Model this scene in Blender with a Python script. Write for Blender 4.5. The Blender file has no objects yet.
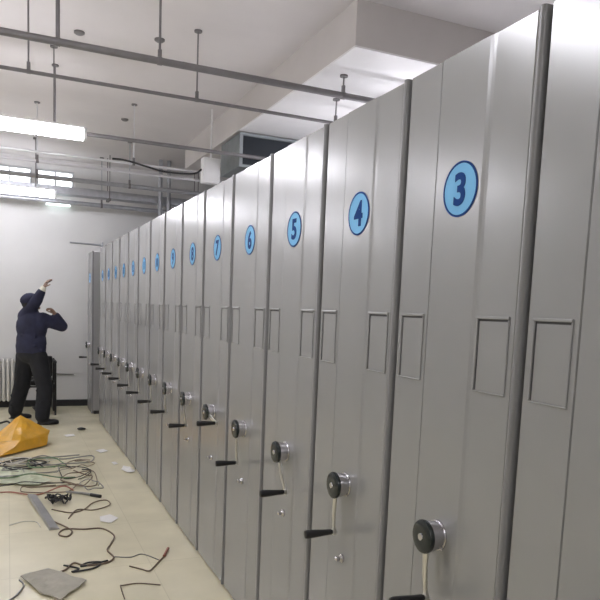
import bpy, bmesh, math, random
from mathutils import Vector, Matrix, noise
random.seed(7)
S = bpy.context.scene
COL = S.collection
PI = math.pi

# ------------------------------------------------------------------ materials
def mat(name, col, rough=.5, metal=0., spec=.5, var=0., vscale=6., bump=0., bscale=60., emit=None, estr=0., alpha=1., trans=0., stretch=(1,1,1), rvar=0.):
    m = bpy.data.materials.new(name); m.use_nodes = True
    nt = m.node_tree; b = nt.nodes['Principled BSDF']
    b.inputs['Base Color'].default_value = (*col, 1)
    b.inputs['Roughness'].default_value = rough
    b.inputs['Metallic'].default_value = metal
    b.inputs['Specular IOR Level'].default_value = spec
    b.inputs['Alpha'].default_value = alpha
    b.inputs['Transmission Weight'].default_value = trans
    if emit:
        b.inputs['Emission Color'].default_value = (*emit, 1); b.inputs['Emission Strength'].default_value = estr
    tc = nt.nodes.new('ShaderNodeTexCoord'); mp = nt.nodes.new('ShaderNodeMapping')
    mp.inputs['Scale'].default_value = stretch
    nt.links.new(tc.outputs['Object'], mp.inputs['Vector'])
    if var or rvar:
        n = nt.nodes.new('ShaderNodeTexNoise'); n.inputs['Scale'].default_value = vscale; n.inputs['Detail'].default_value = 5
        nt.links.new(mp.outputs['Vector'], n.inputs['Vector'])
        if var:
            r = nt.nodes.new('ShaderNodeValToRGB')
            r.color_ramp.elements[0].position = .3; r.color_ramp.elements[1].position = .7
            r.color_ramp.elements[0].color = (*[c*(1-var) for c in col], 1)
            r.color_ramp.elements[1].color = (*[min(1, c*(1+var)) for c in col], 1)
            nt.links.new(n.outputs['Fac'], r.inputs['Fac']); nt.links.new(r.outputs['Color'], b.inputs['Base Color'])
        if rvar:
            q = nt.nodes.new('ShaderNodeMapRange')
            q.inputs['To Min'].default_value = max(0, rough-rvar); q.inputs['To Max'].default_value = rough+rvar
            nt.links.new(n.outputs['Fac'], q.inputs['Value']); nt.links.new(q.outputs['Result'], b.inputs['Roughness'])
    if bump:
        n2 = nt.nodes.new('ShaderNodeTexNoise'); n2.inputs['Scale'].default_value = bscale; n2.inputs['Detail'].default_value = 4
        nt.links.new(mp.outputs['Vector'], n2.inputs['Vector'])
        bp = nt.nodes.new('ShaderNodeBump'); bp.inputs['Strength'].default_value = bump; bp.inputs['Distance'].default_value = .01
        nt.links.new(n2.outputs['Fac'], bp.inputs['Height']); nt.links.new(bp.outputs['Normal'], b.inputs['Normal'])
    return m

M = dict(
 beam=mat('beam_paint_shaded', (.60,.57,.55), .85, var=.05, vscale=2, bump=.08, bscale=40),  # beam faces: shade painted in as a darker base colour
 beam_lit=mat('beam_paint_lit', (.86,.85,.85), .7, var=.02),  # beam underside: brightness painted in as a whiter base colour
 wall=mat('wall_paint', (.70,.70,.69), .75, var=.03, vscale=2, bump=.05, bscale=120),
 ceil=mat('ceiling_paint', (.74,.71,.705), .85, var=.05, vscale=1.3, bump=.08, bscale=40),
 black=mat('black_skirting', (.012,.012,.014), .45),
 panel=mat('grey_powder_coat', (.325,.327,.328), .245, .19, spec=.6, var=.025, vscale=3, bump=.012, bscale=300, rvar=.02),
 body=mat('grey_steel_body', (.34,.34,.34), .42, var=.03),
 strip=mat('grey_rubber_strip', (.23,.23,.235), .34, var=.06, vscale=8),
 plinth=mat('dark_plinth', (.03,.03,.032), .5),
 blue=mat('light_blue_sign', (.20,.52,.84), .6, spec=.25, var=.03),
 navy=mat('dark_blue_print', (.007,.05,.22), .7, spec=.15, var=.05),
 chrome=mat('chrome', (.60,.59,.61), .20, 1., rvar=.05),
 arm=mat('satin_arm', (.62,.61,.57), .28, 1., rvar=.06),
 grip=mat('black_grip', (.012,.012,.013), .38, bump=.05, bscale=90),
 cap=mat('black_cap', (.012,.018,.018), .25),
 pipe=mat('grey_pipe', (.20,.19,.195), .5, .25, var=.08, vscale=12),
 galv=mat('galvanised', (.42,.43,.46), .4, .5, var=.1, vscale=18),
 bright=mat('bright_conduit', (.72,.72,.74), .28, .6, var=.05),
 duct=mat('duct_sheet', (.20,.22,.22), .5, .3, var=.1, vscale=9),
 grille=mat('dark_grille', (.008,.014,.022), .35),
 dframe=mat('duct_frame', (.33,.36,.38), .45, .2),
 white=mat('white_plastic', (.80,.80,.80), .5, var=.02),
 cable=mat('black_cable', (.02,.02,.022), .5),
 lamp=mat('lit_lamp_tube', (.9,.9,.95), .5, emit=(.94,.93,1.0), estr=23),
 dim=mat('dim_lamp_tube', (.8,.85,.85), .5, emit=(.85,1.0,1.0), estr=1.6),
 pane=mat('daylit_pane', (.9,.9,.9), .3, emit=(.93,.97,1.0), estr=3.0),
 frame=mat('window_frame', (.55,.56,.58), .4),
 radi=mat('radiator_enamel', (.62,.61,.57), .4, var=.03),
 yellow=mat('amber_plastic', (.70,.37,.03), .32, var=.16, vscale=7, bump=.35, bscale=14),
 jacket=mat('navy_cloth', (.022,.024,.055), .85, var=.25, vscale=9, bump=.5, bscale=22),
 trousers=mat('black_cloth', (.012,.013,.017), .85, var=.25, vscale=9, bump=.5, bscale=20),
 shoe=mat('black_shoe', (.010,.010,.012), .5, var=.1),
 skin=mat('skin', (.27,.17,.125), .55, var=.08, vscale=25),
 hair=mat('black_hair', (.010,.009,.009), .6, bump=.6, bscale=200, stretch=(1,1,.2)),
 cuff=mat('pale_cuff', (.72,.70,.60), .8, var=.08, vscale=30),
 paper=mat('paper', (.80,.79,.76), .8, var=.03, bump=.2, bscale=20),
 board=mat('grey_card', (.42,.40,.33), .7, var=.14, vscale=10, bump=.15, bscale=15),
 green=mat('pale_green_film', (.56,.60,.43), .35, var=.12, vscale=6, bump=.3, bscale=12),
 zinc=mat('zinc_strip', (.42,.42,.42), .42, .6, var=.1, vscale=12),
 wgrey=mat('grey_wire', (.22,.22,.21), .5),
 wgreen=mat('green_wire', (.13,.22,.11), .5),
 wpale=mat('pale_wire', (.62,.61,.55), .5),
 wbrown=mat('brown_wire', (.17,.12,.08), .55),
 wred=mat('dull_red_wire', (.35,.13,.09), .5),
)

# floor: cream tiles with fine joints, polished, scuffed
def floor_mat():
    m = bpy.data.materials.new('cream_floor'); m.use_nodes = True; nt = m.node_tree; b = nt.nodes['Principled BSDF']
    tc = nt.nodes.new('ShaderNodeTexCoord')
    br = nt.nodes.new('ShaderNodeTexBrick'); br.offset = 0
    br.inputs['Color1'].default_value = (.79,.735,.53,1); br.inputs['Color2'].default_value = (.81,.755,.55,1)
    br.inputs['Mortar'].default_value = (.71,.66,.47,1); br.inputs['Scale'].default_value = 1
    br.inputs['Brick Width'].default_value = .8; br.inputs['Row Height'].default_value = .8; br.inputs['Mortar Size'].default_value = .003
    nt.links.new(tc.outputs['Object'], br.inputs['Vector'])
    n = nt.nodes.new('ShaderNodeTexNoise'); n.inputs['Scale'].default_value = 2.2; n.inputs['Detail'].default_value = 7
    nt.links.new(tc.outputs['Object'], n.inputs['Vector'])
    r = nt.nodes.new('ShaderNodeValToRGB'); r.color_ramp.elements[0].position = .3; r.color_ramp.elements[1].position = .65
    r.color_ramp.elements[0].color = (.86,.86,.85,1); r.color_ramp.elements[1].color = (1,1,1,1)
    nt.links.new(n.outputs['Fac'], r.inputs['Fac'])
    mx = nt.nodes.new('ShaderNodeMix'); mx.data_type = 'RGBA'; mx.blend_type = 'MULTIPLY'; mx.inputs['Factor'].default_value = 1
    nt.links.new(br.outputs['Color'], mx.inputs[6]); nt.links.new(r.outputs['Color'], mx.inputs[7])
    nt.links.new(mx.outputs[2], b.inputs['Base Color'])
    q = nt.nodes.new('ShaderNodeMapRange'); q.inputs['To Min'].default_value = .14; q.inputs['To Max'].default_value = .34
    nt.links.new(n.outputs['Fac'], q.inputs['Value']); nt.links.new(q.outputs['Result'], b.inputs['Roughness'])
    return m
M['floor'] = floor_mat()

# ------------------------------------------------------------------ mesh helpers
def link(o, parent=None):
    COL.objects.link(o)
    if parent: o.parent = parent
    return o

def obj(name, bm, m, parent=None, smooth=False, loc=None):
    me = bpy.data.meshes.new(name)
    bmesh.ops.recalc_face_normals(bm, faces=bm.faces[:])
    bm.to_mesh(me); bm.free()
    for x in (m if isinstance(m, (list, tuple)) else [m]): me.materials.append(x)
    if smooth:
        for p in me.polygons: p.use_smooth = True
        try: me.set_sharp_from_angle(angle=math.radians(38))
        except Exception: pass
    o = bpy.data.objects.new(name, me); link(o, parent)
    if loc: o.location = loc
    return o

def tag(o, label=None, cat=None, group=None, kind=None):
    if label: o['label'] = label
    if cat: o['category'] = cat
    if group: o['group'] = group
    if kind: o['kind'] = kind
    return o

def empty(name, loc, label, cat, group=None):
    o = bpy.data.objects.new(name, None); o.empty_display_size = .1; link(o); o.location = loc
    return tag(o, label, cat, group)

def box(bm, lo, hi, bev=0., seg=2):
    c = [(a+b)/2 for a, b in zip(lo, hi)]; s = [abs(b-a) for a, b in zip(lo, hi)]
    r = bmesh.ops.create_cube(bm, size=1, matrix=Matrix.Translation(c) @ Matrix.Diagonal((*s, 1)))
    if bev:
        vs = set(r['verts']); es = [e for e in bm.edges if e.verts[0] in vs and e.verts[1] in vs]
        bmesh.ops.bevel(bm, geom=es, offset=bev, segments=seg, affect='EDGES', profile=.5)

def frame_from(d):
    d = d.normalized(); up = Vector((0,0,1)) if abs(d.z) < .95 else Vector((1,0,0))
    a = d.cross(up).normalized(); return a, a.cross(d).normalized()

def tube(bm, pts, r, seg=10, radii=None):
    pts = [Vector(p) for p in pts]; rings = []
    a, b = frame_from(pts[1]-pts[0])
    for i, p in enumerate(pts):
        d = (pts[min(i+1, len(pts)-1)] - pts[max(i-1, 0)]).normalized()
        a = (a - d*a.dot(d)).normalized(); b = d.cross(a).normalized()
        rr = radii[i] if radii else r
        rings.append([bm.verts.new(p + (a*math.cos(t)+b*math.sin(t))*rr) for t in [2*PI*k/seg for k in range(seg)]])
    for q, w in zip(rings, rings[1:]):
        for k in range(seg): bm.faces.new((q[k], q[(k+1) % seg], w[(k+1) % seg], w[k]))
    bm.faces.new(rings[0][::-1]); bm.faces.new(rings[-1])

def lathe_x(bm, prof, seg=28, o=(0,0,0)):
    """profile of (x, radius), turned about the X axis through o"""
    rings = []
    for x, r in prof:
        if r < 1e-6: rings.append([bm.verts.new((o[0]+x, o[1], o[2]))])
        else: rings.append([bm.verts.new((o[0]+x, o[1]+r*math.cos(t), o[2]+r*math.sin(t))) for t in [2*PI*k/seg for k in range(seg)]])
    for q, w in zip(rings, rings[1:]):
        for k in range(seg):
            k2 = (k+1) % seg
            if len(q) == 1 and len(w) == 1: continue
            if len(q) == 1: bm.faces.new((q[0], w[k2], w[k]))
            elif len(w) == 1: bm.faces.new((q[k], q[k2], w[0]))
            else: bm.faces.new((q[k], q[k2], w[k2], w[k]))
    if len(rings[0]) > 1: bm.faces.new(rings[0][::-1])
    if len(rings[-1]) > 1: bm.faces.new(rings[-1])

def spline(pts, n=8):
    P = [Vector(p) for p in pts]; out = []
    for i in range(len(P)-1):
        p0, p1, p2, p3 = P[max(i-1,0)], P[i], P[i+1], P[min(i+2, len(P)-1)]
        for k in range(n):
            t = k/n
            out.append(.5*((2*p1)+(p2-p0)*t+(2*p0-5*p1+4*p2-p3)*t*t+(3*p1-p0-3*p2+p3)*t**3))
    out.append(P[-1]); return out

def modify(o, *mods):
    """apply modifiers by evaluating the object, keep its name"""
    for t, kw in mods:
        m = o.modifiers.new(t, t)
        for k, v in kw.items(): setattr(m, k, v)
    bpy.context.view_layer.update()
    dg = bpy.context.evaluated_depsgraph_get()
    me = bpy.data.meshes.new_from_object(o.evaluated_get(dg), depsgraph=dg)
    mats = list(o.data.materials)
    o.modifiers.clear(); o.data = me
    if not me.materials:
        for x in mats: me.materials.append(x)
    for p in me.polygons: p.use_smooth = True
    return o

# ------------------------------------------------------------------ room
RX0, RX1, RY0, RY1, RH = -3.6, 4.6, -3.2, 10.65, 3.65
def struct(name, lo, hi, m, bev=0, label=None):
    bm = bmesh.new(); box(bm, lo, hi, bev); o = obj(name, bm, m); o['kind'] = 'structure'
    if label: o['label'] = label
    return o
struct('floor', (RX0-.2, RY0-.2, -.1), (RX1+.2, RY1+.2, 0), M['floor'], label='cream polished floor')
struct('ceiling', (RX0-.2, RY0-.2, RH), (RX1+.2, RY1+.2, RH+.15), M['ceil'], label='off white painted ceiling')
struct('wall_left', (RX0-.15, RY0, 0), (RX0, RY1, RH), M['wall'])
struct('wall_right', (RX1, RY0, 0), (RX1+.15, RY1, RH), M['wall'])
struct('wall_front', (RX0-.15, RY0-.15, 0), (RX1+.15, RY0, RH), M['wall'])
# back wall with three transom window openings
WZ0, WZ1 = 3.24, 3.50
WINS = [(-.98, -.36), (-.25, .34), (.40, .92)]
bm = bmesh.new()
box(bm, (RX0-.15, RY1, 0), (RX1+.15, RY1+.2, WZ0)); box(bm, (RX0-.15, RY1, WZ1), (RX1+.15, RY1+.2, RH))
xs = [RX0-.15] + [v for w in WINS for v in w] + [RX1+.15]
for a, b in zip(xs[::2], xs[1::2]): box(bm, (a, RY1, WZ0), (b, RY1+.2, WZ1))
o = obj('wall_back', bm, M['wall']); tag(o, 'white far wall behind the person', kind='structure')
for i, (a, b) in enumerate(WINS):
    bm = bmesh.new(); t = .028; y0, y1 = RY1+.03, RY1+.09
    box(bm, (a, y0, WZ0), (a+t, y1, WZ1)); box(bm, (b-t, y0, WZ0), (b, y1, WZ1))
    box(bm, (a+t, y0, WZ0), (b-t, y1, WZ0+t)); box(bm, (a+t, y0, WZ1-t), (b-t, y1, WZ1))
    box(bm, ((a+b)/2-.012, y0, WZ0+t), ((a+b)/2+.012, y1, WZ1-t)); box(bm, (a+t, y0, WZ0+.15), ((a+b)/2-.012, y1, WZ0+.165)); box(bm, ((a+b)/2+.012, y0, WZ0+.15), (b-t, y1, WZ0+.165))
    w = obj('window_%d' % (i+1), bm, M['frame']); tag(w, 'high transom window lit by daylight', kind='structure')
    bm = bmesh.new(); box(bm, (a+.01, RY1+.062, WZ0+.01), (b-.01, RY1+.066, WZ1-.01)); obj('pane', bm, M['pane'], w)
bm = bmesh.new(); box(bm, (RX0, RY1-.014, 0), (RX1, RY1, .10), .003, 1)
tag(obj('baseboard_back', bm, M['black']), 'black skirting along the far wall', kind='structure')
# boxed-in ceiling beam over the cabinets, shade put into its darker colour
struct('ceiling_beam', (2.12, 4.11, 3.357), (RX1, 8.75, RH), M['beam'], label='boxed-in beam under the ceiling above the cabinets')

struct('lit_underside_1', (2.12, 4.11, 3.345), (RX1, 6.52, 3.357), M['beam_lit'], label='underside of the ceiling beam, coloured whiter to look lit')  # thin whitened sheet stands in for light on the underside
# ------------------------------------------------------------------ mobile shelving cabinets
D, Y0, P, H = 1.123, 1.231, .569, 2.305
Y = lambda u: (u-.5)*P                      # local y of a fraction across the unit

def panel_bm():
    bm = bmesh.new()
    # cross-section (u, x): shallow raised centre and two pressed joints
    sec = [(.062,.020),(.062,.002),(.068,0),(.310,0),(.330,-.0008),(.350,-.003),(.700,-.003),(.705,.004),(.711,.004),(.716,0),(.984,0),(.990,.003),(.990,.020)]
    z0, z1 = .014, H
    lo = [bm.verts.new((x, Y(u), z0)) for u, x in sec]; hi = [bm.verts.new((x, Y(u), z1)) for u, x in sec]
    n = len(sec)
    for i in range(n):
        j = (i+1) % n; bm.faces.new((lo[i], lo[j], hi[j], hi[i]))
    bm.faces.new(lo); bm.faces.new(hi[::-1])
    return bm
def strip_bm():
    bm = bmesh.new(); pr = []
    y0, y1 = Y(.016), Y(.056)
    pr = [(.02, y0), (.002, y0)] + [(.002-.010*math.sin(PI*k/8), y0+(y1-y0)*(1-math.cos(PI*k/8))/2) for k in range(1, 8)] + [(.002, y1), (.02, y1)]
    lo = [bm.verts.new((x, y, .012)) for x, y in pr]; hi = [bm.verts.new((x, y, H+.004)) for x, y in pr]
    n = len(pr)
    for i in range(n): bm.faces.new((lo[i], lo[(i+1) % n], hi[(i+1) % n], hi[i]))
    bm.faces.new(lo); bm.faces.new(hi[::-1]); return bm
def body_bm():
    bm = bmesh.new(); box(bm, (.0205, Y(.015), .05), (2.9, Y(.99), H-.006), .004, 1); return bm
def plinth_bm():
    bm = bmesh.new(); box(bm, (.035, Y(.03), 0), (2.88, Y(.97), .05)); return bm
def holder_bm(ua, ub):
    """pressed label-holder frame: rounded rim round a sunk field"""
    bm = bmesh.new(); z0, z1 = 1.405, 1.603; a, b = Y(ua), Y(ub); w = .008
    box(bm, (-.0055, a, z1-w), (.001, b, z1), .002); box(bm, (-.0040, a, z0), (.001, b, z0+w*.6), .002)
    box(bm, (-.0040, a, z0+w*.6), (.001, a+w*.6, z1-w), .002); box(bm, (-.0055, b-w, z0+w*.6), (.001, b, z1-w), .002)
    return bm
def shadow_bm(ua, ub):
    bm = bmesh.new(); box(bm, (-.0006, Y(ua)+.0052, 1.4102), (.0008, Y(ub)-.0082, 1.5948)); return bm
def recess_bm(ua, ub):
    bm = bmesh.new(); box(bm, (-.0014, Y(ua)+.0054, 1.4105), (-.0006, Y(ub)-.0128, 1.5895)); return bm
SX = -.003
def sign_bm():
    bm = bmesh.new(); lathe_x(bm, [(SX, .0695), (SX-.0015, .0695)], 40, (0,0,1.94)); return bm
def ring_bm():
    bm = bmesh.new(); seg = 40; R = [(.0682,SX-.0002),(.074,SX-.0002),(.074,SX-.0022),(.0682,SX-.0022)]
    rg = [[bm.verts.new((x, r*math.cos(2*PI*k/seg), 1.94+r*math.sin(2*PI*k/seg))) for k in range(seg)] for r, x in R]
    for i in range(4):
        for k in range(seg): bm.faces.new((rg[i][k], rg[i][(k+1) % seg], rg[(i+1) % 4][(k+1) % seg], rg[(i+1) % 4][k]))
    return bm
def numeral(text, parent):
    cu = bpy.data.curves.new('numeral', 'FONT'); cu.body = text; cu.size = .116 if len(text) == 1 else .090
    cu.align_x = 'CENTER'; cu.align_y = 'CENTER'; cu.extrude = .0007; cu.offset = .0036; cu.resolution_u = 6
    if len(text) > 1: cu.space_character = .92
    o = bpy.data.objects.new('numeral', cu); link(o)
    dg = bpy.context.evaluated_depsgraph_get(); bpy.context.view_layer.update()
    me = bpy.data.meshes.new_from_object(o.evaluated_get(dg)); COL.objects.unlink(o); bpy.data.objects.remove(o)
    me.materials.clear(); me.materials.append(M['navy'])
    xs = [v.co.x for v in me.vertices]; ys = [v.co.y for v in me.vertices]
    cx, cy = (min(xs)+max(xs))/2, (min(ys)+max(ys))/2
    for v in me.vertices: v.co = Vector((SX-.0019-v.co.z, -(v.co.x-cx), 1.94+(v.co.y-cy)))
    for p in me.polygons: p.flip() if hasattr(p, 'flip') else None
    n = bpy.data.objects.new('numeral', me); link(n, parent); return n
# crank, origin on the hub axis at the panel face
HZ = .977
def hub_bm():
    bm = bmesh.new()
    lathe_x(bm, [(-.0025,.0445),(-.007,.0445),(-.009,.043),(-.009,.041),(-.026,.041),(-.028,.044),(-.044,.044),(-.045,.042)], 32)
    for k in range(4):
        t = PI/4+k*PI/2; lathe_x(bm, [(-.0085,.004),(-.0115,.004),(-.013,.0)], 8, (0,.0435*math.cos(t),.0445*math.sin(t)))
    return bm
def cap_bm():
    bm = bmesh.new(); lathe_x(bm, [(-.0445,.047),(-.052,.0485),(-.057,.046),(-.060,.038),(-.061,.022),(-.060,.013),(-.060,.0)], 32); return bm
def boss_bm():
    bm = bmesh.new(); lathe_x(bm, [(-.0595,.011),(-.063,.010),(-.0645,.0)], 20); return bm
def arm_bm():
    bm = bmesh.new()
    pts = [(-.040,0,-.030),(-.041,0,-.06),(-.041,0,-.11),(-.037,0,-.150),(-.034,0,-.177),(-.034,0,-.191)]
    w = [.013,.0115,.0095,.0085,.0095,.006]; th = .0042; rings = []
    for (x,y,z), h in zip(pts, w):
        rings.append([bm.verts.new((x+dx*th, y+dy*h, z)) for dx, dy in ((-1,-.6),(-.6,-1),(.6,-1),(1,-.6),(1,.6),(.6,1),(-.6,1),(-1,.6))])
    for q, r in zip(rings, rings[1:]):
        for k in range(8): bm.faces.new((q[k], q[(k+1)%8], r[(k+1)%8], r[k]))
    bm.faces.new(rings[0]); bm.faces.new(rings[-1][::-1])
    lathe_x(bm, [(-.027,.009),(-.029,.011),(-.041,.011),(-.042,.009)], 16, (0,0,-.179)); return bm
def grip_bm():
    bm = bmesh.new(); lathe_x(bm, [(-.042,.0085),(-.048,.0105),(-.075,.0115),(-.115,.0150),(-.143,.0160),(-.150,.0140),(-.152,.008),(-.152,0)], 20, (0,0,-.179)); return bm
def lock_bm():
    bm = bmesh.new(); lathe_x(bm, [(-.0025,.0155),(-.010,.0155),(-.012,.013),(-.018,.010),(-.019,0)], 20, (0,Y(.49),.70)); return bm
def key_bm():
    bm = bmesh.new(); box(bm, (-.032, Y(.49)-.009, .693), (-.0185, Y(.49)+.009, .707), .002, 1); return bm

def child(name, bm, m, root, smooth=True): return obj(name, bm, m, root, smooth)
def copy_tree(o, parent=None):
    c = o.copy(); COL.objects.link(c)
    if parent: c.parent = parent
    for ch in list(o.children): copy_tree(ch, c)
    return c

proto = empty('mobile_shelving_cabinet', (D, Y0+.5*P, 0), 'x', 'cabinet', 'grey mobile shelving cabinets in the long row')
child('cabinet_body', body_bm(), M['body'], proto, False)
child('plinth', plinth_bm(), M['plinth'], proto, False)
child('front_panel', panel_bm(), M['panel'], proto, False)
bm = bmesh.new(); box(bm, (.03, Y(.02), H-.006), (2.89, Y(.985), H), .002, 1); child('bounce_top', bm, M['white'], proto, False)  # unseen white top, added to bounce light up to the beam
child('edge_strip', strip_bm(), M['strip'], proto, True)
for ua, ub in ((.095,.315), (.742,.955)):
    h = child('label_holder', holder_bm(ua, ub), M['panel'], proto, False)
    child('sunk_field', recess_bm(ua, ub), M['panel'], h, False); child('painted_shadow', shadow_bm(ua, ub), M['plinth'], h, False)  # dark sheet paints the shadow lines inside the rim
sg = child('number_sign', sign_bm(), M['blue'], proto, False); sg['label'] = 'round light blue number sign with dark blue rim'
child('sign_rim', ring_bm(), M['navy'], sg, False)
hub = child('crank_hub', hub_bm(), M['chrome'], proto); hub.location = (0,0,HZ); hub['label'] = 'chrome crank hub with black cap'
child('hub_cap', cap_bm(), M['cap'], hub); child('hub_boss', boss_bm(), M['chrome'], hub)
child('crank_arm', arm_bm(), M['arm'], hub); child('crank_grip', grip_bm(), M['grip'], hub)
lk = child('lock', lock_bm(), M['chrome'], proto); child('lock_knob', key_bm(), M['chrome'], lk, False)

# number: (crank angle in degrees about the hub axis; positive swings the arm towards the near end)
ANG = {2:0, 3:2, 4:-4, 5:29, 6:-2, 7:78, 8:12, 9:-6, 10:4, 11:0, 12:8, 13:-5, 14:5, 15:0, 16:6, 17:0}
WORDS = {2:'grey mobile shelving cabinet nearest the viewer, cut off by the right edge',
 3:'grey mobile shelving cabinet whose round blue sign reads 3',
 4:'grey mobile shelving cabinet whose round blue sign reads 4',
 5:'grey mobile shelving cabinet with sign 5, next beyond the one marked 4',
 6:'grey mobile shelving cabinet with sign 6, second beyond the one marked 4',
 7:'grey mobile shelving cabinet with sign 7 and its crank arm swung nearly level',
 8:'grey mobile shelving cabinet with sign 8, next beyond the level crank arm',
 9:'grey mobile shelving cabinet with sign 9, second beyond the level crank arm',
 10:'grey mobile shelving cabinet with sign 10, third beyond the level crank arm',
 11:'grey mobile shelving cabinet with sign 11, sixth before the open gap',
 12:'grey mobile shelving cabinet with sign 12, fifth before the open gap',
 13:'grey mobile shelving cabinet with sign 13, fourth before the open gap',
 14:'grey mobile shelving cabinet with sign 14, third before the open gap',
 15:'grey mobile shelving cabinet with sign 15, second before the open gap',
 16:'grey mobile shelving cabinet with sign 16, standing just before the open gap',
 17:'last grey shelving cabinet, beyond the gap, its dark side edge showing by the wall'}
cabs = {}
for n in range(2, 18):
    c = proto if n == 3 else copy_tree(proto)
    cabs[n] = c
for n, c in cabs.items():
    y = Y0 + (n-3+.5)*P
    x = D
    if n == 17: y, x = 9.80+.5*P, D-.028
    c.location = (x, y, 0); c['label'] = WORDS[n]
    for ch in c.children:
        b = ch.name.split('.')[0]
        if b == 'crank_hub': ch.rotation_euler = (-math.radians(ANG[n]), 0, 0)
        if b == 'number_sign': numeral(str(n), ch)

# ------------------------------------------------------------------ pipes and services under the ceiling
def pipe(name, label, x0, x1, y, z, r, m, rods=(), tops=None, cat='pipe', clamp=True, group=None, rod_r=.006):
    rt = empty(name, ((x0+x1)/2, y, z), label, cat, group); ox = (x0+x1)/2
    bm = bmesh.new(); tube(bm, [(x0-ox,0,0),(x1-ox,0,0)], r, 16)
    obj('pipe_run', bm, m, rt, True)
    for i, x in enumerate(rods):
        rr = rod_r[i] if isinstance(rod_r, (list, tuple)) else rod_r
        top = (3.345 if (x > 2.12 and 4.13 < y < 8.75) else RH) - z
        bm = bmesh.new(); tube(bm, [(x-ox,0,r*.9),(x-ox,0,top)], rr, 8)
        h = obj('hanger_rod', bm, m, rt, True)
        if clamp:
            bm = bmesh.new(); tube(bm, [(x-ox-.014,0,0),(x-ox+.014,0,0)], r*1.16, 16); box(bm, (x-ox-.012,-.012,r), (x-ox+.012,.012,r+.05), .003, 1)
            obj('hanger_clamp', bm, M['pipe'], h, True)
            bm = bmesh.new(); tube(bm, [(x-ox,0,top-.012),(x-ox,0,top)], .03, 12); obj('ceiling_flange', bm, M['pipe'], h, True)
    return rt
PG = 'pipes hung below the ceiling'
pipe('overhead_pipe', 'thickest grey pipe under the ceiling, nearest the viewer', -3.5, 4.4, 4.62, 3.2, .023, M['pipe'], (.30, .935, 2.30, -1.4), group=PG, rod_r=[.013,.008,.006,.006])
pipe('overhead_pipe', 'thin grey pipe second from the viewer under the ceiling', -3.5, 4.4, 5.14, 3.15, .013, M['pipe'], (.145, 1.325, 2.50), group=PG)
pipe('overhead_pipe', 'thin grey pipe emerging from behind the front lamp', -3.5, 4.4, 6.48, 3.1, .018, M['pipe'], (.40,), group=PG)
pipe('overhead_conduit', 'bright thin conduit, nearer of the close pair', -3.5, 4.4, 7.28, 3.05, .013, M['bright'], (1.22,), cat='conduit', group='close pair of bright conduits')
pipe('overhead_conduit', 'bright thin conduit, farther of the close pair', -3.5, 4.4, 7.75, 3.05, .016, M['bright'], (.30,), cat='conduit', group='close pair of bright conduits')
pipe('overhead_pipe', 'grey pipe crossing in front of the transom windows', -3.5, 4.4, 8.95, 3.1, .028, M['galv'], (.34, 1.45), group=PG)
pipe('overhead_pipe', 'grey pipe slung just below the cable tray', -3.5, 4.4, 10.12, 2.98, .03, M['galv'], (1.25, -1.2), group=PG)
# cable tray
t = empty('cable_tray', (.4, 10.0, 3.06), 'grey metal cable tray running below the transom windows', 'cable tray')
bm = bmesh.new(); box(bm, (-3.9,-.10,0), (3.9,.10,.006)); box(bm, (-3.9,-.106,0), (3.9,-.10,.10), .002, 1); box(bm, (-3.9,.10,0), (3.9,.106,.10), .002, 1)
obj('tray_channel', bm, M['galv'], t)
for x in (-2.5,-1.0,.93,2.2):
    bm = bmesh.new(); tube(bm, [(x,-.112,-.02),(x,-.112,RH-3.06)], .006, 8); tube(bm, [(x,.112,-.02),(x,.112,RH-3.06)], .006, 8); box(bm, (x-.02,-.125,-.026), (x+.02,.125,-.001)); obj('tray_hanger', bm, M['pipe'], t)
# pair of risers dropping behind the cabinets
for x, lb in ((2.02,'left of the two thick grey riser pipes above the far cabinets'), (2.14,'right of the two thick grey riser pipes above the far cabinets')):
    bm = bmesh.new(); tube(bm, [(0,0,0),(0,0,1.27)], .028, 14); tube(bm, [(0,0,.60),(0,0,.66)], .036, 14)
    tag(obj('riser_pipe', bm, M['galv'], None, True, (x, 9.78, 2.38)), lb, 'pipe', 'pair of riser pipes')
# white junction box with a drooping black cable
J = Vector((1.975, 7.02, 3.0))
bm = bmesh.new(); box(bm, (-.095,-.05,-.11), (.095,.05,.15), .008); jb = obj('junction_box', bm, M['white'], None, True, J + Vector((0,0,0))); tag(jb, 'white junction box beside the dark duct above the cabinets', 'junction box')
bm = bmesh.new(); box(bm, (-.075,-.054,-.09), (.075,-.05,.13), .003, 1); obj('box_cover', bm, M['white'], jb)
bm = bmesh.new(); tube(bm, [(0,0,.15),(0,0,RH-J.z if J.x < 2.12 else .345)], .01, 8); obj('mounting_stem', bm, M['white'], jb)
bm = bmesh.new(); tube(bm, spline([(1.878,7.02,3.03),(1.82,7.03,2.985),(1.70,7.05,2.97),(1.50,7.1,2.975),(1.34,7.14,3.01),(1.20,7.20,3.05),(1.10,7.255,3.074),(1.0,7.27,3.074)]), .010, 8)
tag(obj('hanging_cable', bm, M['cable'], None, True), 'black cable drooping below the ceiling to the white junction box', 'cable')
# dark duct box hung under the beam
t = empty('air_duct', (2.7, 7.2, 3.07), 'dark sheet metal air duct box hanging above the cabinets', 'duct')
bm = bmesh.new(); box(bm, (-.56,-.63,-.06), (1.5,.0,.274), .004, 1); obj('duct_body', bm, M['duct'], t)
bm = bmesh.new(); a,b,c,d,f = -.56,1.5,-.06,.274,-.65
box(bm, (a,f,d-.022),(b,f+.02,d)); box(bm, (a,f,c),(b,f+.02,c+.022)); box(bm, (a,f,c+.022),(a+.03,f+.02,d-.022)); box(bm, (b-.03,f,c+.022),(b,f+.02,d-.022)); obj('duct_frame', bm, M['dframe'], t)
bm = bmesh.new(); box(bm, (a+.035,-.634,c+.03),(b-.035,-.6305,d-.03))
obj('duct_grille', bm, M['grille'], t)
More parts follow.
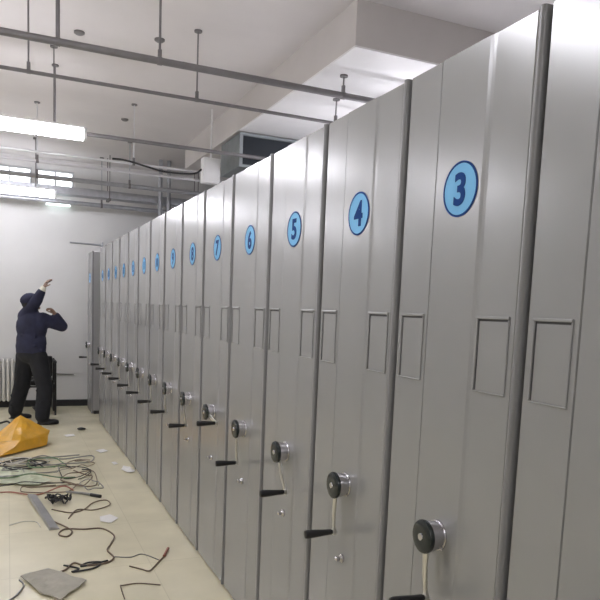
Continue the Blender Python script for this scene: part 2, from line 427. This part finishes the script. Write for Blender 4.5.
# small round plates on the ceiling
for x, y, lb in ((.52,5.62,'small round plate on the ceiling nearest the thick pipe'), (1.10,5.45,'small round ceiling plate beside the clamped hanger rod'), (1.22,7.9,'small round ceiling plate behind the thin pipes')):
    bm = bmesh.new(); tube(bm, [(0,0,0),(0,0,-.012),(0,0,-.022)], .04, 18, [.04,.04,.025]); tag(obj('ceiling_plate', bm, M['pipe'], None, True, (x,y,RH)), lb, 'plate')
# conduit on the far wall with an elbow
bm = bmesh.new(); tube(bm, spline([(.86,0,2.47),(1.0,0,2.468),(1.28,0,2.462),(1.32,0,2.44),(1.33,0,2.40),(1.33,0,1.2)]), .012, 8)
tag(obj('wall_conduit', bm, M['galv'], None, True, (0,RY1-.0125,0)), 'thin grey conduit bent down the far wall beside the last cabinet', 'conduit')

# ------------------------------------------------------------------ lamps
def lamp(name, loc, length, label, w=.115, hangers=True, glow=None, group='strip lamps under the ceiling'):
    t = empty(name, loc, label, 'lamp', group); h = length/2
    bm = bmesh.new(); box(bm, (-h,-w*.42,.036),(h,w*.42,.055), .004)
    for sx in (-1,1): box(bm, (sx*h-.012,-w*.5,-.05),(sx*h+.012,w*.5,.04), .004)
    obj('lamp_housing', bm, M['white'], t)
    bm = bmesh.new(); seg = 20; pr = [(w*.5*math.cos(2*PI*k/seg), -.008+.045*math.sin(2*PI*k/seg)) for k in range(seg)]
    A = [bm.verts.new((-h+.012,y,z)) for y,z in pr]; B = [bm.verts.new((h-.012,y,z)) for y,z in pr]
    for k in range(seg): bm.faces.new((A[k],A[(k+1)%seg],B[(k+1)%seg],B[k]))
    bm.faces.new(A); bm.faces.new(B[::-1])
    obj('lamp_tube', bm, glow or M['lamp'], t, True)
    top = (3.345 if (loc[0] > 2.12 and 4.11 < loc[1] < 6.52) else RH) - loc[2]
    if hangers:
        for x in (-h*.62, h*.62):
            bm = bmesh.new(); tube(bm, [(x,0,.035),(x,0,top-.02),(x,0,top-.019),(x,0,top)], .005, 12, [.005,.005,.03,.03]); obj('lamp_rod', bm, M['pipe'], t, True)
    return t
lamp('hanging_strip_lamp', (-.03, 6.0, 2.985), 1.26, 'nearest bright strip lamp, hung in front of the thin pipes')
lamp('hanging_strip_lamp', (-.04, 9.42, 2.975), 1.24, 'second bright strip lamp, hung low before the far wall')
lamp('hanging_strip_lamp', (-.03, 2.5, 2.985), 1.26, 'strip lamp overhead, seen only as a glint on the nearest cabinets')
lamp('hanging_strip_lamp', (-.03, -1.0, 2.985), 1.26, 'strip lamp behind the viewer')
t = lamp('hanging_strip_lamp', (.69, 10.56, 3.03), .36, 'short pale strip lamp on the far wall under the cable tray', w=.05, hangers=False, glow=M['dim'])
bm = bmesh.new(); box(bm, (-.05,.0,.054),(.05,.09,.07)); obj('lamp_bracket', bm, M['white'], t)
for y, lb in ((6.0,'added fill lamp out of view at the left, level with the nearest bright lamp'), (2.5,'added fill lamp out of view at the left, level with the viewer'), (9.42,'added fill lamp out of view at the left, closest to the far wall')): lamp('hanging_strip_lamp', (-2.3, y, 2.985), 1.26, lb)  # unseen lamps added as fill light on the cabinet fronts

lamp('hanging_strip_lamp', (3.3, 4.9, 2.9), 1.26, 'added fill lamp hidden behind the tall cabinets, lighting the boxed beam from below')  # hidden lamp added to brighten the underside of the beam
# ------------------------------------------------------------------ radiator
t = empty('radiator', (-.18, RY1-.085, .10), 'cream ribbed radiator under the far wall at the left edge', 'radiator')
for k in range(11):
    x = -.30 + k*.06
    bm = bmesh.new(); box(bm, (x-.021,-.045,.0),(x+.021,.045,.63), .016, 3); obj('radiator_column', bm, M['radi'], t, True)
bm = bmesh.new(); tube(bm, [(-.36,0,.05),(.34,0,.05)], .014, 10); tube(bm, [(-.36,0,.58),(.34,0,.58)], .014, 10); obj('header_pipe', bm, M['radi'], t, True)
bm = bmesh.new()
for x in (-.24,.24): box(bm, (x-.012,.03,.5),(x+.012,.083,.53))
obj('wall_bracket', bm, M['radi'], t)
bm = bmesh.new()
for x in (-.30,.30): box(bm, (x-.018,-.03,-.10),(x+.018,.03,.02), .004, 1)
obj('radiator_foot', bm, M['radi'], t)

# ------------------------------------------------------------------ black chair behind the person
t = empty('black_armchair', (.37, 10.02, 0), 'black metal framed armchair standing behind the person', 'chair')
for sx in (-1, 1):
    bm = bmesh.new(); tube(bm, spline([(sx*.235,-.22,.0),(sx*.235,-.22,.35),(sx*.235,-.22,.70),(sx*.235,-.19,.735),(sx*.235,.15,.735),(sx*.235,.20,.70),(sx*.235,.22,.0)], 5), .014, 10)
    obj('side_frame', bm, M['black'], t, True)
    bm = bmesh.new(); box(bm, (sx*.235-.022,-.18,.725),(sx*.235+.022,.15,.757), .008); obj('armrest', bm, M['black'], t, True)
bm = bmesh.new(); box(bm, (-.215,-.24,.42),(.215,.20,.50), .025, 3); obj('seat', bm, M['black'], t, True)
bm = bmesh.new(); box(bm, (-.22,.19,.50),(.22,.235,.80), .02, 3); obj('backrest', bm, M['black'], t, True)
bm = bmesh.new(); box(bm, (.2,-.225,.06),(.232,.2,.44), .006, 1); obj('side_panel', bm, M['black'], t)
bm = bmesh.new(); tube(bm, [(-.235,-.2,.4),(.235,-.2,.4)], .011, 8); tube(bm, [(-.235,.21,.4),(.235,.21,.4)], .011, 8); obj('cross_bar', bm, M['black'], t, True)
bm = bmesh.new(); tube(bm, [(.64,0,.50),(.92,0,.485)], .009, 8)
tag(obj('wall_rail', bm, M['wgrey'], None, True, (0,RY1-.0092,0)), 'short thin grey rail on the far wall right of the chair', 'rail')

# ------------------------------------------------------------------ person
def cap(bm, a, b, ra, rb, seg=16):
    """tapered capsule, closed"""
    a, b = Vector(a), Vector(b); d = (b-a).normalized(); u, v = frame_from(d); rows = []
    for k in range(1, 6): t = PI/2*k/6; rows.append((a - d*ra*math.cos(t), ra*math.sin(t)))
    rows += [(a, ra), (b, rb)]
    for k in range(5, 0, -1): t = PI/2*k/6; rows.append((b + d*rb*math.cos(t), rb*math.sin(t)))
    rings = [[bm.verts.new(c + (u*math.cos(2*PI*k/seg)+v*math.sin(2*PI*k/seg))*r) for k in range(seg)] for c, r in rows]
    for q, w in zip(rings, rings[1:]):
        for k in range(seg): bm.faces.new((q[k], q[(k+1)%seg], w[(k+1)%seg], w[k]))
    p0 = bm.verts.new(a-d*ra); p1 = bm.verts.new(b+d*rb)
    for k in range(seg): bm.faces.new((p0, rings[0][(k+1)%seg], rings[0][k])); bm.faces.new((p1, rings[-1][k], rings[-1][(k+1)%seg]))
def ell(bm, c, ax, R=None):
    """ellipsoid; R gives its axes"""
    T = Matrix.Translation(c) @ (R.to_4x4() if R else Matrix.Identity(4)) @ Matrix.Diagonal((*ax, 1))
    bmesh.ops.create_uvsphere(bm, u_segments=20, v_segments=14, radius=1, matrix=T)
V = Vector
fwd = V((.66,.75,0)).normalized(); rgt = V((fwd.y,-fwd.x,0)); up = V((0,0,1)); hfw = V((.95,.31,0)); hrt = V((.31,-.95,0))
RB = Matrix((fwd, rgt, up)).transposed()          # local (forward, right, up) -> world
RH0 = Matrix((hfw, hrt, up)).transposed()
PER = V((.28, 9.30, 0))
pelvis = V((.275,9.30,.90)); chest = V((.285,9.30,1.24)); neck = V((.30,9.30,1.44)); head = V((.275,9.31,1.555))
shR, elR, wrR, haR = V((.205,9.36,1.40)), V((.345,9.20,1.595)), V((.425,9.17,1.755)), V((.465,9.17,1.83))
shL, elL, wrL, haL = V((.415,9.21,1.375)), V((.650,9.25,1.27)), V((.560,9.17,1.425)), V((.518,9.15,1.48))
hipR, knR, anR = V((.355,9.23,.86)), V((.435,9.13,.47)), V((.40,9.05,.085))
hipL, knL, anL = V((.215,9.37,.86)), V((.165,9.47,.46)), V((.085,9.56,.085))
tilt = Matrix.Rotation(math.radians(-22), 3, hrt)   # looking up
if (tilt @ hfw).z < 0: tilt = Matrix.Rotation(math.radians(22), 3, hrt)
RHd = tilt @ RH0

def hand(bm, wr, tip, palm_n, curl, s=1.):
    """palm, four unequal curled fingers and a thumb off the side of the palm"""
    d = (tip-wr).normalized(); n = (palm_n - d*palm_n.dot(d)).normalized(); w = d.cross(n).normalized()
    R = Matrix((d, w, n)).transposed()
    pc = wr + d*.045*s; ell(bm, pc, (.052*s,.042*s,.018*s), R); cap(bm, wr-d*.03, wr+d*.01, .026, .026, 12)
    for k, (off, L) in enumerate(((-.030,.070),(-.010,.080),(.010,.076),(.029,.060))):
        b0 = wr + d*.080*s + w*off*s; q = b0; a = 0
        for j, f in enumerate((.45,.32,.23)):
            a += curl*(1 if j else .7); dd = d*math.cos(a)+n*math.sin(a); q2 = q+dd*L*s*f
            cap(bm, q, q2, .0095-.001*j, .0088-.001*j, 8); q = q2
    t0 = wr + d*.025*s - w*.032*s; t1 = t0 + (d*.6-w*.75+n*.3).normalized()*.038*s; t2 = t1 + (d*.8+n*.6).normalized()*.032*s
    cap(bm, t0, t1, .013, .0105, 8); cap(bm, t1, t2, .0102, .0085, 8)

person = empty('person', tuple(PER), 'person in navy jacket and cap reaching up beside the far wall, black trousers', 'person')
def pobj(name, bm, m, vox, parent=person, smooth=6):
    bmesh.ops.translate(bm, verts=bm.verts[:], vec=-PER)
    o = obj(name, bm, m, parent, True)
    return modify(o, ('REMESH', dict(mode='VOXEL', voxel_size=vox)), ('SMOOTH', dict(factor=.5, iterations=smooth)))
# body: one continuous surface
bm = bmesh.new()
ell(bm, pelvis, (.105,.155,.12), RB); ell(bm, V((.28,9.30,1.06)), (.10,.135,.16), RB); ell(bm, chest, (.115,.165,.19), RB)
cap(bm, neck-up*.06, neck+up*.05, .058, .052); cap(bm, shR-up*.02, shL-up*.02, .062, .062)
ell(bm, head, (.096,.076,.115), RHd); ell(bm, head+RHd@V((.028,0,-.06)), (.060,.056,.055), RHd)        # skull and jaw
cap(bm, head+RHd@V((.092,0,.008)), head+RHd@V((.112,0,-.022)), .009, .014, 10)                          # nose
ell(bm, head+RHd@V((.087,0,-.056)), (.012,.024,.007), RHd); ell(bm, head+RHd@V((.086,0,-.068)), (.011,.021,.007), RHd)  # lips
ell(bm, head+RHd@V((.072,0,-.098)), (.022,.024,.018), RHd)                                              # chin
for s in (-1,1):
    ell(bm, head+RHd@V((.082,s*.030,.008)), (.010,.017,.009), RHd); ell(bm, head+RHd@V((.084,s*.031,.026)), (.012,.024,.007), RHd)
    ell(bm, head+RHd@V((-.004,s*.078,-.008)), (.020,.010,.032), RHd)                                    # ears
for a,b,c,d_ in ((shR,elR,wrR,haR),(shL,elL,wrL,haL)):
    cap(bm, a, b, .052, .042); cap(bm, b, c, .042, .028)
hand(bm, wrR, haR, V((.5,.2,-.6)), .35); hand(bm, wrL, haL, V((-.5,-.3,-.6)), .85)
for a,b,c in ((hipR,knR,anR),(hipL,knL,anL)): cap(bm, a, b, .085, .056); cap(bm, b, c, .055, .040)
ftR, ftL = V((.93,.10,0)).normalized(), V((.9,.1,0)).normalized()
for an, f in ((anR,ftR),(anL,ftL)): cap(bm, an-up*.035-f*.02, an-up*.052+f*.15, .038, .026)
body = pobj('body', bm, M['skin'], .0075, smooth=3)
# clothes
bm = bmesh.new()
ell(bm, V((.275,9.30,.93)), (.15,.205,.13), RB); ell(bm, V((.28,9.30,1.06)), (.155,.205,.22), RB); ell(bm, chest, (.155,.215,.21), RB)
ell(bm, V((.275,9.30,.99)), (.155,.208,.16), RB); cap(bm, neck-up*.075, neck-up*.01, .09, .076); cap(bm, shR-up*.03, shL-up*.03, .09, .09)
cap(bm, shR-up*.02, elR, .090, .072); cap(bm, elR, elR.lerp(wrR,.62), .072, .055)
cap(bm, shL-up*.02, elL, .088, .075); cap(bm, elL, elL.lerp(wrL,.80), .075, .054)
for i in range(26):   # soft folds
    t = random.random(); a = random.random()*2*PI; q = V((.278,9.30,.90+t*.42)); r = RB@V((.145*math.cos(a),.195*math.sin(a),0))
    cap(bm, q+r*.93, q+r*.93+V((random.uniform(-.05,.05),random.uniform(-.05,.05),random.uniform(-.05,.05))), .020, .014, 8)
jacket = pobj('jacket', bm, M['jacket'], .011, smooth=5); jacket['label'] = 'navy jacket'
bm = bmesh.new(); cap(bm, elR.lerp(wrR,.60), elR.lerp(wrR,.93), .048, .040, 14); pobj('sleeve_cuff', bm, M['cuff'], .008)['label'] = 'pale sleeve cuff'
bm = bmesh.new(); ell(bm, pelvis+up*.0, (.15,.20,.14), RB)
for a,b,c in ((hipR,knR,anR),(hipL,knL,anL)):
    cap(bm, a, b, .125, .100); cap(bm, b, c+up*.03, .102, .090)
    for k in range(7):
        q = b.lerp(c, k/7); r = V((random.uniform(-1,1),random.uniform(-1,1),0)).normalized()*.08
        cap(bm, q+r, q+r+V((random.uniform(-.04,.04),random.uniform(-.04,.04),random.uniform(-.03,.03))), .022,.018,8)
pobj('trousers', bm, M['trousers'], .011, smooth=5)['label'] = 'black trousers'
for an, f in ((anR,ftR),(anL,ftL)):
    bm = bmesh.new(); g = V((an.x,an.y,0)); s = V((f.y,-f.x,0)); R = Matrix((f,s,up)).transposed()
    ell(bm, g+f*.02+up*.05, (.085,.047,.050), R); ell(bm, g+f*.115+up*.035, (.095,.048,.035), R); cap(bm, g+up*.06, g+up*.10, .05, .052)
    ell(bm, g+f*.06+up*.014, (.155,.05,.014), R)
    pobj('shoe', bm, M['shoe'], .008)
bm = bmesh.new(); ell(bm, head+RHd@V((-.018,0,.012)), (.098,.084,.105), RHd); pobj('hair', bm, M['hair'], .008)
# carve the face free: hair sits behind; cap on top with a brim
bm = bmesh.new(); ell(bm, head+RHd@V((-.006,0,.052)), (.112,.094,.078), RHd); ell(bm, head+RHd@V((.105,0,.040)), (.075,.070,.010), RHd); ell(bm, head+RHd@V((-.006,0,.128)), (.012,.012,.008), RHd)
pobj('cap', bm, M['jacket'], .0065)['label'] = 'navy cap with a short brim'
# small tool held in the raised hand
bm = bmesh.new(); dd = (haR-wrR).normalized(); q = wrR+dd*.085+V((.012,.0,-.01))
tube(bm, [q-V((.02,.03,0)), q+V((.015,.02,.015)), q+V((.05,.055,.035))], .009, 8, [.010,.009,.006])
tag(obj('marker_pen', bm, M['cable'], None, True), 'small dark pen-like tool held in the raised hand', 'tool')

# ------------------------------------------------------------------ things lying on the floor
# amber plastic sheet, crumpled into a tent
def crumple(pts, tris, sub, amp, scale):
    bm = bmesh.new(); vs = [bm.verts.new(p) for p in pts]
    for t_ in tris: bm.faces.new([vs[i] for i in t_])
    bmesh.ops.subdivide_edges(bm, edges=bm.edges[:], cuts=sub, use_grid_fill=True)
    for v in bm.verts:
        z = v.co.z; n = noise.noise_vector(v.co*scale); v.co += n*amp*min(1, .25+z*6); v.co.z = max(v.co.z, .004)
    bmesh.ops.triangulate(bm, faces=bm.faces[:]); return bm
pts = [(.125,7.78,.345),(.42,7.80,.155),(.385,7.66,.02),(.13,7.45,.12),(-.07,7.18,.02),(-.30,7.30,.02),(-.22,7.66,.07),(-.42,7.72,.02),(.02,8.15,.02),(.30,8.02,.02),(.02,7.47,.13),(.36,7.68,.11)]
tris = [(0,1,3),(1,11,3),(11,2,3),(0,3,10),(10,3,4),(3,2,4),(0,10,6),(10,4,5),(10,5,6),(6,5,7),(0,6,8),(6,7,8),(0,8,9),(0,9,1),(1,9,2),(1,2,11)]
bm = crumple(pts, tris, 5, .020, 9)
o = obj('plastic_sheet', bm, M['yellow'], None, True)
m_ = o.modifiers.new('s', 'SOLIDIFY'); m_.thickness = .003
modify(o); tag(o, 'crumpled amber yellow plastic sheet standing in a peak on the floor', 'plastic sheet')
for p in o.data.polygons: p.use_smooth = False

def flat(name, outline, th, m, label, cat, amp=.0, sub=0, group=None, lift=0.):
    bm = bmesh.new(); vs = [bm.verts.new((x,y,.002+lift)) for x,y in outline]; f = bm.faces.new(vs)
    if f.normal.z < 0: f.normal_flip()
    if sub:
        bmesh.ops.triangulate(bm, faces=bm.faces[:]); bmesh.ops.subdivide_edges(bm, edges=bm.edges[:], cuts=sub, use_grid_fill=True)
        for v in bm.verts: v.co.z += amp*(.5+.5*noise.noise(v.co*14+Vector((3,1,0))))*1.6; v.co.xy += noise.noise_vector(v.co*11).xy*amp*.5
    r = bmesh.ops.extrude_face_region(bm, geom=bm.faces[:])
    for v in [g for g in r['geom'] if isinstance(g, bmesh.types.BMVert)]: v.co.z += th
    return tag(obj(name, bm, m), label, cat, group)
flat('card_sheet', [(.06,3.98),(.21,4.06),(.28,3.98),(.40,3.80),(.25,3.60),(.15,3.72)], .006, M['board'], 'greyish card sheet lying on the floor at the bottom left', 'sheet', .012, 5)
flat('plastic_film', [(-.35,6.75),(.05,6.72),(.22,6.45),(.34,6.08),(.20,6.0),(-.05,6.12),(-.35,6.2)], .002, M['green'], 'pale green plastic film spread under the tangled wires', 'film', .02, 6)
flat('paper_scrap', [(.985,6.37),(1.03,6.52),(1.085,6.46),(1.10,6.27),(1.03,6.24)], .002, M['paper'], 'white torn paper scrap lying against the cabinet bases', 'paper', .016, 4)
flat('paper_scrap', [(.62,5.00),(.70,5.03),(.745,4.93),(.68,4.83),(.61,4.88)], .0015, M['paper'], 'small white paper scrap alone in the middle of the floor', 'paper', .004, 3)
flat('paper_scrap', [(.86,7.34),(.95,7.38),(.985,7.28),(.90,7.20)], .0015, M['paper'], 'white paper scrap on the floor beyond the wire tangle', 'paper', .004, 3)
flat('paper_scrap', [(.60,8.28),(.72,8.32),(.73,8.20),(.63,8.16)], .0015, M['paper'], 'white paper scrap on the floor near the feet', 'paper', .004, 3)
flat('paper_scrap', [(.945,6.74),(.985,6.76),(1.0,6.66),(.955,6.63)], .0015, M['paper'], 'tiniest white paper scrap near the cabinet bases', 'paper', .003, 2)
# folded zinc strip
bm = bmesh.new()
A = [V((.17,5.62,.03)),V((.235,5.2,.012)),V((.29,4.80,.004))]; w = V((.035,.006,0)); vs = []
for q in A: vs.append([bm.verts.new(q-w*1.0),bm.verts.new(q-w*.9+up*.022),bm.verts.new(q+w*.9+up*.022*.3),bm.verts.new(q+w)])
for q, r in zip(vs, vs[1:]):
    for k in range(4): bm.faces.new((q[k],q[(k+1)%4],r[(k+1)%4],r[k]))
bm.faces.new(vs[0]); bm.faces.new(vs[-1][::-1])
bmesh.ops.translate(bm, verts=bm.verts[:], vec=(0,0,-.003))
tag(obj('metal_strip', bm, M['zinc']), 'flat grey metal strip lying slantwise at the near side of the wire tangle', 'metal strip')
# black rod tool
t = empty('crowbar', (.60, 5.60, .014), 'dark rod-like tool lying at the right end of the tangle', 'tool')
bm = bmesh.new(); tube(bm, [(-.16,.12,0),(-.05,.05,0),(.06,-.06,0),(.085,-.085,0)], .012, 10, [.009,.010,.013,.013]); obj('tool_shaft', bm, M['wgrey'], t, True)
bm = bmesh.new(); tube(bm, [(.02,-.02,0),(.09,-.09,0)], .0140, 12); obj('tool_grip', bm, M['grip'], t, True)
# dark cloth-like clump of tie straps
bm = bmesh.new()
for k in range(13):
    c = V((.36+random.uniform(-.06,.06), 5.46+random.uniform(-.08,.08), 0)); a = random.random()*PI*2; R = random.uniform(.02,.055)
    pts = [c+V((R*math.cos(a+j*.8), R*1.2*math.sin(a+j*.8), .012+.05*random.random())) for j in range(7)]
    tube(bm, spline(pts, 5), .006, 6)
tag(obj('strap_clump', bm, M['cable'], None, True), 'dark clump of tangled straps beside the grey metal strip', 'strap clump')
bm = bmesh.new(); ell(bm, V((0,0,.018)), (.045,.03,.018)); ell(bm, V((.03,.01,.014)), (.03,.022,.014)); o = obj('dark_lump', bm, M['cable'], None, True, (.83,8.59,.0)); tag(o, 'small dark lump alone on the floor near the far cabinets', 'debris')

def wire(pts, r, m, label, name='wire', cat='wire', group='loose wires on the floor', n=8):
    P_ = [(p[0], p[1], (p[2] if len(p) > 2 else 0)+r+.001) for p in pts]
    sp = spline(P_, n)
    for q in sp: q.z = max(q.z, r+.0005)
    bm = bmesh.new(); tube(bm, sp, r, 6)
    return tag(obj(name, bm, m, None, True), label, cat, group)
def rnd_loop(cx, cy, rx, ry, n, seed, turns=1.4):
    rg = random.Random(seed); a0 = rg.random()*6; out = []
    for k in range(n):
        a = a0+turns*2*PI*k/n; s = rg.uniform(.55,1.1)
        out.append((cx+rx*s*math.cos(a), cy+ry*s*math.sin(a), rg.uniform(0,.03)))
    return out
wire(rnd_loop(.40,6.85,.38,.26,12,1), .006, M['wgrey'], 'grey wire looped widest across the far side of the tangle')
wire(rnd_loop(.10,6.80,.22,.22,16,2,2.4), .007, M['cable'], 'black cable coiled in front of the amber plastic sheet')
wire(rnd_loop(.05,6.95,.20,.14,12,3,2.0), .006, M['wpale'], 'pale wire coiled tightly in front of the amber sheet')
wire(rnd_loop(.35,6.75,.25,.20,12,4,1.7), .0055, M['wgreen'], 'green wire looped behind the pale green film')
wire(rnd_loop(.58,6.15,.18,.30,14,5,1.8), .005, M['wbrown'], 'brown wire looped at the right side of the tangle')
wire(rnd_loop(.56,6.35,.16,.26,12,6,1.5), .0045, M['cable'], 'thin black wire looped at the right side of the tangle')
wire(rnd_loop(.30,5.85,.32,.12,12,8,1.2), .005, M['wbrown'], 'brown wire strewn behind the grey metal strip')
wire(rnd_loop(.18,6.95,.30,.16,14,11,2.2), .004, M['wpale'], 'thin pale wire looped at the foot of the amber sheet')
wire(rnd_loop(.24,6.6,.34,.22,14,12,1.6), .004, M['wgrey'], 'thin grey wire looped over the middle of the tangle')
wire(rnd_loop(.02,6.45,.16,.2,12,13,1.8), .005, M['wgrey'], 'grey wire coiled at the left edge of the tangle')
wire(rnd_loop(.64,6.7,.14,.18,12,14,1.3), .004, M['wbrown'], 'thin brown wire looped at the far right of the tangle')
wire(rnd_loop(.66,5.85,.1,.2,10,15,1.2), .004, M['wgrey'], 'thin grey wire looped beside the dark rod tool')
wire([(-.3,5.95),(-.1,5.80,.02),(.02,5.85),(.15,5.70,.01),(.25,5.74),(.42,5.86,.02),(.50,5.78)], .006, M['wred'], 'dull red wire running in from the left edge')
wire([(-.35,6.28,.03),(.0,6.20,.035),(.18,6.26,.045),(.42,6.12,.03),(.55,6.22)], .006, M['wgreen'], 'green wire lying across the pale green film')
wire([(-.3,6.02),(0.,5.98,.03),(.12,6.05,.03),(.3,5.96,.03),(.45,6.05)], .005, M['cable'], 'black wire along the near edge of the green film')
wire([(.30,5.28),(.42,5.16),(.52,5.2),(.62,5.38),(.72,5.42),(.73,5.28),(.60,5.18),(.48,5.22),(.40,5.02)], .0045, M['wbrown'], 'brown wire making a flat loop right of the metal strip')
wire([(.29,4.98),(.36,4.84),(.40,4.72),(.36,4.62),(.31,4.68),(.36,4.78),(.48,4.74),(.60,4.72),(.66,4.55),(.62,4.40),(.58,4.28),(.60,4.14),(.54,4.06),(.42,4.06),(.36,4.12),(.30,4.02),(.22,3.98)], .0055, M['wbrown'], 'long brown wire winding from the metal strip to the card sheet')
wire([(.30,4.10),(.38,4.02),(.34,3.98),(.46,4.00),(.52,4.08),(.44,4.10),(.40,4.05),(.56,4.10)], .0055, M['cable'], 'short dark wire bent double beside the card sheet')
wire([(.67,3.97),(.73,3.90),(.765,3.86),(.80,3.90),(.86,4.0),(.915,4.08)], .0045, M['wbrown'], 'thin brown wire bent in a V near the cabinets')
wire([(.90,4.06),(.955,4.19)], .009, M['wred'], 'short dark red stub at the tip of the V-shaped wire', name='cable_stub', n=3)
wire([(.60,4.16),(.70,4.12),(.78,4.15),(.86,4.02)], .003, M['wgrey'], 'thinnest grey wire between the winding wire and the V')
wire([(.57,3.52),(.575,3.69),(.59,3.70),(.68,3.70),(.79,3.64)], .0035, M['wbrown'], 'thin wire bent square at the bottom of the picture')
wire([(-.08,3.60),(.02,3.72),(.07,3.86),(.05,3.95)], .005, M['wgrey'], 'grey wire running out from under the card sheet')
wire([(.0,4.98),(.10,5.04),(.18,5.0),(.20,4.88)], .003, M['wpale'], 'faint pale wire curved on bare floor at the left')
wire([(-.35,9.1),(-.12,9.12,.01),(-.02,9.2,.02),(.02,9.16)], .012, M['cable'], 'thick black cable lying by the person left foot', cat='cable')

# ------------------------------------------------------------------ camera
cam = bpy.data.cameras.new('camera'); co = bpy.data.objects.new('camera', cam); COL.objects.link(co)
yaw, pitch, roll = .417, -.112, .041
cy, sy, cp, sp_, cr, sr = math.cos(yaw), math.sin(yaw), math.cos(pitch), math.sin(pitch), math.cos(roll), math.sin(roll)
f = V((sy*cp, cy*cp, sp_)); r = V((cy, -sy, 0)); u = r.cross(f)
r2 = r*cr + u*sr; u2 = -r*sr + u*cr
R3 = Matrix((r2, u2, -f)).transposed()
co.matrix_world = Matrix.Translation((0,0,1.597)) @ R3.to_4x4()
cam.sensor_width = 36; cam.lens = 663.8/600*36; cam.shift_y = 85.4/600; cam.clip_start = .05
S.camera = co

w = bpy.data.worlds.new('world'); S.world = w; w.use_nodes = True
w.node_tree.nodes['Background'].inputs[0].default_value = (.75,.85,1,1); w.node_tree.nodes['Background'].inputs[1].default_value = .5
S.view_settings.view_transform = 'Standard'; S.view_settings.look = 'None'; S.view_settings.gamma = 1; S.view_settings.use_curve_mapping = False
S.view_settings.exposure = 0.5
try:
    S.cycles.use_denoising = True; S.cycles.max_bounces = 10; S.cycles.diffuse_bounces = 6; S.cycles.glossy_bounces = 5
    S.cycles.sample_clamp_indirect = 6
except Exception: pass
